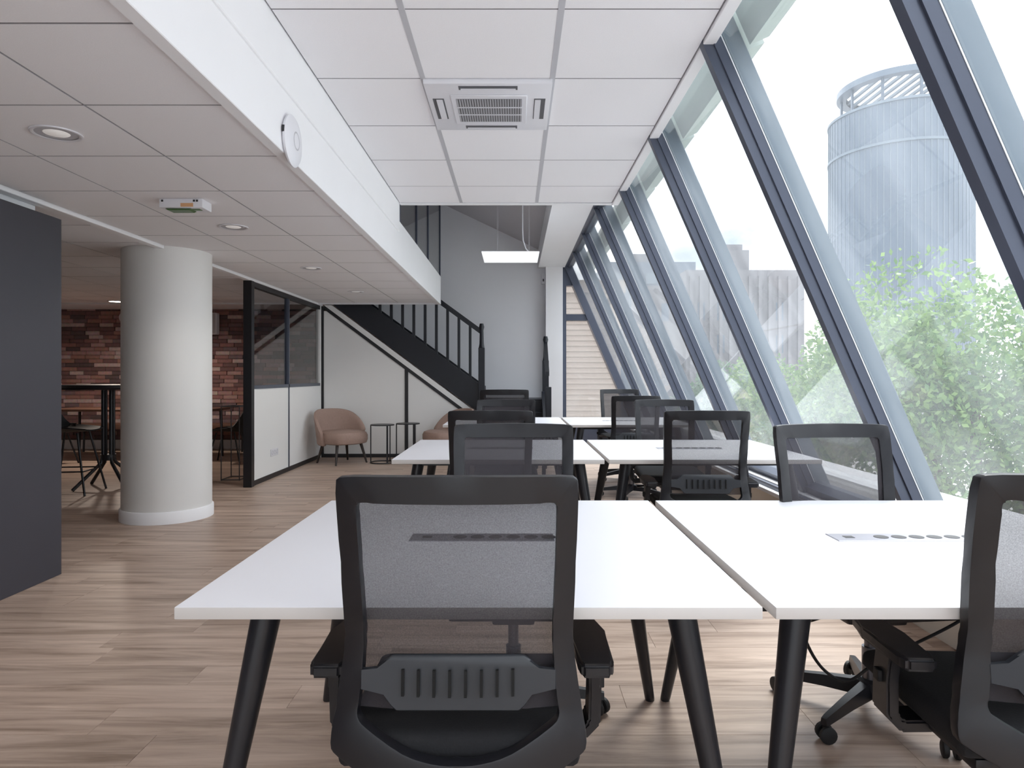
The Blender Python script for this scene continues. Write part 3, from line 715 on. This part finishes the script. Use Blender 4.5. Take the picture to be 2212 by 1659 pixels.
so('landing', box(-.52, .50, .05, .90, .82, .86, .004, 1))
for i in range(4):
    z = .86 - .172 * (i + 1); y = -.22 * i
    so('tread', box(-.47, .40, y - .235, y + .05, z - .03, z, .004, 1)); so('riser', box(-.47, .40, y - .0, y + .012, z, z + .142))
for x in (-.50, .40):
    so('lower_stringer', prism(bmesh.new(), [(.05, .70), (.05, .98), (-.02, .98), (-.98, .22), (-.98, 0), (-.86, 0)], 'x', x, x + .04))
def newel(x, y, z0, zt, w=.047):
    b = bmesh.new(); bx(b, x - w, x + w, y - w, y + w, z0, zt - .36, .004, 1)
    tube(b, [(x, y, zt - .37), (x, y, zt - .30), (x, y, zt - .10), (x, y, zt - .05), (x, y, zt)], [w * .98, w * .72, w * .6, w * .85, w * .6], 14)
    so('newel_post', b, True)
newel(-.495, .05, 0, 1.99); newel(.46, .05, 0, 1.80)
def zh(x): return 1.912 - .728 * (x + .502)
so('handrail', prism(bmesh.new(), [(-.47, zh(-.47)), (-.47, zh(-.47) - .085), (-2.9, zh(-2.9) - .085), (-2.9, zh(-2.9))], 'y', .045, .105))
for i in range(14):
    x = -.668 - .1685 * i
    if x < -2.85: break
    b = bx(bmesh.new(), x - .02, x + .02, .055, .095, zu(x) - .03, zh(x) - .06)
    so('baluster', b)
so('lower_handrail', prism(bmesh.new(), [(.03, 1.66), (.03, 1.72), (-.55, 1.27), (-.55, 1.21)], 'x', .43, .485))
so('lower_newel', bx(bmesh.new(), .42, .495, -.93, -.86, 0, 1.06, .004, 1))
# railing of the mezzanine
rl = thing('glass_railing', 'grey glass railing with dark posts on the mezzanine edge', 'railing', (-1.09, 6.4, 2.655))
posts = [0.04, 1.17, 2.17, 3.53]
for y in posts: obj('post', box(-.014, .014, y - .02, y + .02, 0, 1.05), 'mullion', rl, smooth=False)
for a, b_ in zip(posts, posts[1:]): obj('pane', box(-.004, .004, a + .02, b_ - .02, .01, 1.02), 'glass_rail', rl, smooth=False)
obj('top_rail', box(-.02, .02, .02, 3.55, 1.05, 1.08), 'mullion', rl, smooth=False)

# ------------------------------------------------------------------ lounge armchairs
def make_armchair(label, loc, rz):
    t = thing('armchair', label, 'armchair', loc, R(rz), 'taupe velvet armchairs by the stair partition')
    b = bmesh.new(); prf = [(0, .27), (.24, .27), (.29, .285), (.305, .33), (.305, .39), (.285, .43), (.22, .452), (0, .46)]
    lathe(b, prf, 36)
    for v in b.verts:       # squarer, deeper towards the front
        a = math.atan2(v.co.y, v.co.x); k = 1 / max(abs(math.cos(a)), abs(math.sin(a))) ** .45; v.co.x *= k; v.co.y = v.co.y * k * 1.02 + .03
    obj('seat', b, 'velvet', t)
    b = bmesh.new(); nu, nv = 29, 9; rows = []
    for side in (0, 1):
        for j in range(nv):
            v_ = j / (nv - 1); r_ = []
            for i in range(nu):
                u = -1 + 2 * i / (nu - 1); th_ = R(-90) + u * R(96); top = .755 - .30 * abs(u) ** 3.2; z = .25 + (top - .25) * v_
                thick = .085 * (1 - .35 * v_) ; rad = .335 + .05 * v_ - (thick if side == 0 else 0) + .0
                if side == 0 and v_ > .95: rad += .02
                r_.append(b.verts.new((rad * math.cos(th_) * 1.0, rad * math.sin(th_) * .98 + .02, z - (0 if not (v_ > .95 and side == 1) else .012))))
            rows.append(r_)
    for s_ in (0, 1):
        for j in range(nv - 1):
            for i in range(nu - 1): b.faces.new((rows[s_ * nv + j][i], rows[s_ * nv + j][i + 1], rows[s_ * nv + j + 1][i + 1], rows[s_ * nv + j + 1][i]))
    for i in range(nu - 1):
        for j in (0, nv - 1): b.faces.new((rows[j][i], rows[j][i + 1], rows[nv + j][i + 1], rows[nv + j][i]))
    for j in range(nv - 1):
        for i in (0, nu - 1): b.faces.new((rows[j][i], rows[j + 1][i], rows[nv + j + 1][i], rows[nv + j][i]))
    o = obj('backrest', b, 'velvet', t)
    md = o.modifiers.new('round', 'SUBSURF'); md.levels = 1; md.render_levels = 1
    for sx in (-1, 1):
        for sy in (-1, 1):
            obj('leg', tube(bmesh.new(), [(sx * .25, sy * .23 + .02, 0), (sx * .19, sy * .17 + .02, .28)], [.013, .022], 12), 'wood_dark', t)
    return t
a1 = make_armchair('taupe velvet armchair in the corner of the glass partition', (-2.42, 9.55, 0), -132)
dup(a1, (-.93, 9.62, 0), R(122), 'taupe velvet armchair half hidden behind the desk chairs under the stairs')

# nesting tables
def side_table(label, loc, h, rz, r=.165):
    t = thing('side_table', label, 'side table', loc, R(rz), 'thin black round side tables between the armchairs')
    obj('top', lathe(bmesh.new(), [(0, h - .014), (r, h - .014), (r, h), (0, h)], 40), 'black', t)
    def ring(z): return tube(bmesh.new(), [(r * math.cos(2 * math.pi * k / 40), r * math.sin(2 * math.pi * k / 40), z) for k in range(41)], .008, 8, False)
    obj('base_ring', ring(.008), 'black', t)
    for a, q in ((185, .008), (305, .013), (60, .008)):
        obj('leg', tube(bmesh.new(), [(r * math.cos(R(a)) * .97, r * math.sin(R(a)) * .97, .005), (r * math.cos(R(a)) * .97, r * math.sin(R(a)) * .97, h - .01)], q, 8), 'black', t)
    return t
t1 = side_table('thin black round side table next to the corner armchair', (-1.845, 9.55, 0), .535, 0)
side_table('second thin black round side table, slightly taller and further right', (-1.50, 9.62, 0), .548, 10)

# ------------------------------------------------------------------ lounge furniture seen past the column
bt = thing('bar_table', 'black round bar table on a tube pedestal left of the column', 'table', (-4.42, 7.45, 0))
obj('top', lathe(bmesh.new(), [(0, 1.065), (.46, 1.065), (.478, 1.085), (.47, 1.115), (0, 1.118)], 48), 'black', bt)
for i in range(4):
    a = R(45 + 90 * i + 12); c, s_ = math.cos(a), math.sin(a)
    obj('pedestal_leg', tube(bmesh.new(), [(.055 * c, .055 * s_, 1.07), (.055 * c, .055 * s_, .36), (.075 * c, .075 * s_, .27), (.36 * c, .36 * s_, .012)], .018, 10), 'black', bt)
obj('collar', lathe(bmesh.new(), [(0, .30), (.075, .30), (.075, .36), (0, .36)], 20), 'black', bt)
def shell_mesh(w=.24, d=.23, back=.36):
    b = bmesh.new(); nu, nv = 13, 15; g = []
    for j in range(nv):
        v = j / (nv - 1); row = []
        for i in range(nu):
            u = -1 + 2 * i / (nu - 1)
            if v < .5:
                q = v / .5; y = d - 2 * d * q; z = .02 * (1 - q) + .07 * abs(u) ** 2.4 * (.25 + q); x = u * w * (.86 + .14 * q)
            else:
                q = (v - .5) / .5; y = -d - .12 * q + .10 * abs(u) ** 2 * (1 - .3 * q); z = back * q ** 1.15 * (1 - .10 * abs(u) ** 3) + .09 * abs(u) ** 2.4 * (1 - q) ; x = u * w * (1 - .22 * q)
            row.append(b.verts.new((x, y, z)))
        g.append(row)
    for j in range(nv - 1):
        for i in range(nu - 1): b.faces.new((g[j][i], g[j][i + 1], g[j + 1][i + 1], g[j + 1][i]))
    bmesh.ops.recalc_face_normals(b, faces=b.faces)
    bmesh.ops.solidify(b, geom=list(b.faces), thickness=.014); return b
def shell_seat(kind, label, loc, rz, h):
    t = thing(kind, label, 'stool' if kind == 'bar_stool' else 'chair', loc, R(rz), 'black shell seats in the lounge')
    sh = obj('shell', shell_mesh(), 'shell', t); sh.location = (0, 0, h)
    sp = .24 if kind == 'bar_stool' else .22
    for sx in (-1, 1):
        for sy in (-1, 1): obj('leg', tube(bmesh.new(), [(sx * sp, sy * sp, 0), (sx * .13, sy * .12, h + .005)], .011, 10), 'black', t)
    if kind == 'bar_stool':
        q = .205; zz = .24
        for a_, b_ in (((-q, -q), (q, -q)), ((q, -q), (q, q)), ((q, q), (-q, q)), ((-q, q), (-q, -q))): obj('foot_rail', tube(bmesh.new(), [(*a_, zz), (*b_, zz)], .008, 8), 'black', t)
    return t
shell_seat('bar_stool', 'black bar stool with bucket seat at the left end of the bar table', (-4.60, 7.10, 0), -82, .62)
shell_seat('bar_stool', 'black bar stool behind the bar table, mostly hidden by the column', (-4.28, 8.25, 0), 160, .62)
shell_seat('shell_chair', 'black shell chair right of the column, before the end post of the partition', (-4.02, 9.62, 0), 95, .42)
shell_seat('shell_chair', 'black shell chair at the low table behind the bar stool', (-6.32, 9.35, 0), -12, .42)
def dining_table(label, loc, w, d):
    t = thing('dining_table', label, 'table', loc, 0, 'low wooden tables in the lounge')
    obj('top', box(-w / 2, w / 2, -d / 2, d / 2, .70, .735, .003, 1), 'wood_brown', t)
    for sx in (-1, 1):
        for sy in (-1, 1): obj('leg', tube(bmesh.new(), [(sx * (w / 2 - .08), sy * (d / 2 - .08), 0), (sx * (w / 2 - .1), sy * (d / 2 - .1), .70)], [.014, .022], 10), 'black', t)
dining_table('low brown table behind the bar table on the left', (-6.05, 10.12, 0), 1.3, .75)
dining_table('low brown table behind the column on the right', (-4.78, 10.05, 0), .9, .75)
bn = thing('bench', 'brown bench along the foot of the brick wall', 'bench', (-5.6, 11.08, 0))
obj('seat', box(-2.3, 2.3, -.23, .22, .36, .44, .015, 2), 'wood_brown', bn)
for i in range(6):
    x = -2.1 + i * .84; obj('leg', tube(bmesh.new(), [(x, -.18, 0), (x, -.16, .37)], .016, 8), 'black', bn)
ms_ = thing('metal_stand', 'slim grey metal frame stand just behind the black end post', 'stand', (-3.30, 8.05, 0))
for x, y in ((-.09, -.14), (.12, -.14), (-.09, .14), (.12, .14)): obj('post', tube(bmesh.new(), [(x, y, 0), (x, y, .86)], .007, 8), 'slotgrey', ms_)
for z in (.01, .855):
    for a_, b_ in (((-.09, -.14), (.12, -.14)), ((.12, -.14), (.12, .14)), ((.12, .14), (-.09, .14)), ((-.09, .14), (-.09, -.14))): obj('rail', tube(bmesh.new(), [(*a_, z), (*b_, z)], .007, 8), 'slotgrey', ms_)
wl = thing('wall_lamp', 'round white globe lamp on the brick wall beside the column', 'wall lamp', (-6.40, YBR - .034, 2.17))
b = lathe(bmesh.new(), [(0, 0)] + [(.105 * math.sin(R(a)), .09 - .09 * math.cos(R(a))) for a in range(15, 180, 15)] + [(0, .18)], 28)
for v in b.verts: v.co = Vector((v.co.x, -v.co.z, v.co.y))
obj('globe', b, 'plastic_white', wl); obj('mount', box(-.03, .03, -.03, .002, -.03, .03), 'plastic_white', wl)
wu = thing('wall_speaker', 'white upright box speaker on the brick wall right of the column', 'speaker', (-4.98, YBR - .034, 2.07))
obj('housing', box(-.085, .085, -.12, 0, -.18, .18, .02, 3), 'plastic_white', wu); obj('front_cloth', box(-.065, .065, -.124, -.119, -.16, .16), 'rail', wu)

# ------------------------------------------------------------------ cables under the right front desk
def cable(label, pts):
    P = [Vector(q) for q in pts]; P = [P[0] * 2 - P[1]] + P + [P[-1] * 2 - P[-2]]; L = []
    for i in range(1, len(P) - 2):
        for k in range(8):
            t = k / 8; a, b_, c, d = P[i - 1:i + 3]
            L.append(.5 * ((2 * b_) + (c - a) * t + (2 * a - 5 * b_ + 4 * c - d) * t * t + (3 * b_ - a - 3 * c + d) * t ** 3))
    o = obj('power_cable', tube(bmesh.new(), L + [P[-2]], .0045, 8), 'rubber'); tag(o, label, 'cable', 'black cables under the front desks')
cable('black cable sagging from the gap between the front desks to the right desk', [(.50, 1.52, .695), (.58, 1.55, .682), (.68, 1.60, .678), (.80, 1.75, .685), (.98, 1.98, .70)])
cable('black cable hanging in a loop below the right front desk', [(1.42, 1.92, .698), (1.33, 1.93, .58), (1.24, 1.94, .505), (1.04, 1.95, .40), (.95, 1.95, .343), (.873, 1.93, .38), (.80, 1.88, .48), (.74, 1.80, .62), (.72, 1.78, .695)])

# ------------------------------------------------------------------ outside
struct('ground', box(-120, 320, -80, 420, -8.6, -8), 'ground', 'street level far below the windows')
tw = thing('office_tower', 'tall rounded glass office tower under the cloudy sky', 'tower', (112, 200, -8))
def ellipse(rx, ry, n=64): return [(rx * math.cos(2 * math.pi * k / n), ry * math.sin(2 * math.pi * k / n)) for k in range(n)]
obj('body', prism(bmesh.new(), ellipse(18.6, 18.6), 'z', 0, 84), 'tower', tw, smooth=False)
b = bmesh.new()
for k in range(72):
    a = 2 * math.pi * k / 72; c, s_ = math.cos(a) * 18.6, math.sin(a) * 18.6; bx(b, c - .12, c + .12, s_ - .12, s_ + .12, 0, 83)
o = obj('facade_fins', b, 'tower_line', tw, smooth=False); o['kind'] = 'stuff'
for z in (72, 83.2): obj('band', lathe(bmesh.new(), [(18.5, z), (18.95, z), (18.95, z + .7), (18.5, z + .7)], 64), 'tower_line', tw, smooth=False)
obj('crown_ring', lathe(bmesh.new(), [(13.8, 91.5), (16.4, 91.5), (16.4, 93.2), (13.8, 93.2)], 64), 'tower', tw, smooth=False)
for i in range(11):
    x = -13 + i * 2.6; l = math.sqrt(max(0, 14.2 ** 2 - x * x)); obj('crown_slat', box(x - .35, x + .35, -l, l, 91.8, 92.6), 'tower_line', tw, smooth=False)
for i in range(10):
    a = R(36 * i + 10); x, y = 15 * math.cos(a), 15 * math.sin(a); obj('crown_post', box(x - .3, x + .3, y - .3, y + .3, 84, 91.6), 'tower', tw, smooth=False)
cbk = thing('concrete_block', 'pale concrete block with ribbed wall and a stepped roof', 'building', (28, 84, -8))
obj('body', box(-7, 7.5, 0, 14, 0, 22.2), 'concrete', cbk, smooth=False); obj('lift_house', box(-2.0, 1.4, 2, 8, 22.2, 25.0), 'concrete', cbk, smooth=False); obj('roof_step', box(-1.2, .9, 3, 7, 25.0, 25.9), 'concrete', cbk, smooth=False)
obj('wing', box(-11.5, -7, 1, 13, 0, 20.4), 'concrete', cbk, smooth=False)
for i in range(12): obj('rib', box(-6.6 + i * 1.2, -6.2 + i * 1.2, -.35, 0, 0, 21.4), 'concrete', cbk, smooth=False)
for i, x in enumerate((-9.8, -5.6, -3.2, .4, 4.0)):
    for z in (4, 8, 12, 16): obj('window', box(x, x + .9, -.05 if x > -7 else .95, .1 if x > -7 else 1.1, z, z + 2.2), 'tower', cbk, smooth=False)
db = thing('distant_block', 'hazy blue-grey apartment block far behind the far windows', 'building', (24, 125, -8))
obj('body', box(-7.5, 9, 0, 14, 0, 30), 'tower', db, smooth=False); obj('roof_house', box(-3, 3, 3, 9, 30, 32), 'concrete', db, smooth=False)
for i in range(5):
    for j in range(6): obj('window', box(-6.3 + i * 3.1, -4.4 + i * 3.1, -.15, .1, 7 + j * 3.8, 9 + j * 3.8), 'tower_line', db, smooth=False)
bb = thing('beige_house', 'beige rendered house with slatted wall seen through the end window', 'building', (0, 16.5, -8))
obj('wall', box(-4, 2.55, 0, 8, 0, 11.2), 'stone', bb, smooth=False); obj('cornice', box(-4.1, 2.65, -.15, 8.1, 11.2, 11.5), 'stone2', bb, smooth=False)
for i in range(30): obj('slat', box(-3.9, 2.45, -.03, 0, 7.2 + i * .13, 7.26 + i * .13), 'stone2', bb, smooth=False)

rng = np.random.default_rng(5)
def tree(label, c, r, blobs, nleaf, size, m):
    t = thing('tree', label, 'tree', (c[0], c[1], -8), 0, 'leafy street trees outside the windows')
    cz = c[2] + 8
    pts = []
    for i in range(blobs):
        d = rng.normal(size=3); d /= np.linalg.norm(d); q = d * r * rng.uniform(.35, .75) * np.array([1, 1, 1.05]); pts.append((q, r * rng.uniform(.34, .5)))
    P = []; 
    for i in range(nleaf):
        q, br = pts[rng.integers(blobs)]; d = rng.normal(size=3); d /= np.linalg.norm(d); P.append(q + d * br * rng.uniform(.72, 1.06))
    P = np.array(P) + np.array([0, 0, cz]); n = len(P)
    a = rng.normal(size=(n, 3)); a /= np.linalg.norm(a, axis=1)[:, None]; b_ = np.cross(a, rng.normal(size=(n, 3))); b_ /= np.linalg.norm(b_, axis=1)[:, None]
    s_ = (size * rng.uniform(.6, 1.25, n))[:, None]
    V = np.stack([P - a * s_, P + b_ * s_ * .5, P + a * s_, P - b_ * s_ * .5], 1).reshape(-1, 3)
    me = bpy.data.meshes.new('foliage'); me.from_pydata(V.tolist(), [], np.arange(4 * n).reshape(-1, 4).tolist()); me.materials.append(M[m])
    o = link('foliage', me, None, t); o['kind'] = 'stuff'
    obj('trunk', tube(bmesh.new(), [(0, 0, 0), (.1, .05, cz * .5), (0, 0, cz)], [.22, .17, .08], 10), 'bark', t)
    for i in range(7):
        q, br = pts[i]; obj('branch', tube(bmesh.new(), [(0, 0, cz * .62), (q[0] * .5, q[1] * .5, cz * .85 + q[2] * .4), (q[0], q[1], cz + q[2])], [.09, .06, .02], 7), 'bark', t)
tree('big light green tree nearest the right-hand window', (9.0, 13.4, .75), 3.4, 26, 30000, .075, 'leaf')
tree('lower leafy tree in front, filling the bottom of the right-hand window', (8.2, 7.4, -2.6), 2.5, 20, 24000, .065, 'leaf')
tree('bluish green tree behind the big one at the far right', (16.5, 17.5, .6), 4.0, 26, 22000, .10, 'leaf2')
tree('bright round-topped tree below the concrete block', (9.0, 21.5, .3), 2.5, 20, 20000, .085, 'leaf')
tree('small hazy tree seen through the middle window bays', (8.3, 27.5, -.6), 2.8, 18, 15000, .10, 'leaf2')
tree('leafy tree low behind the middle row of desks', (5.8, 17.6, -2.2), 2.4, 20, 18000, .085, 'leaf2')
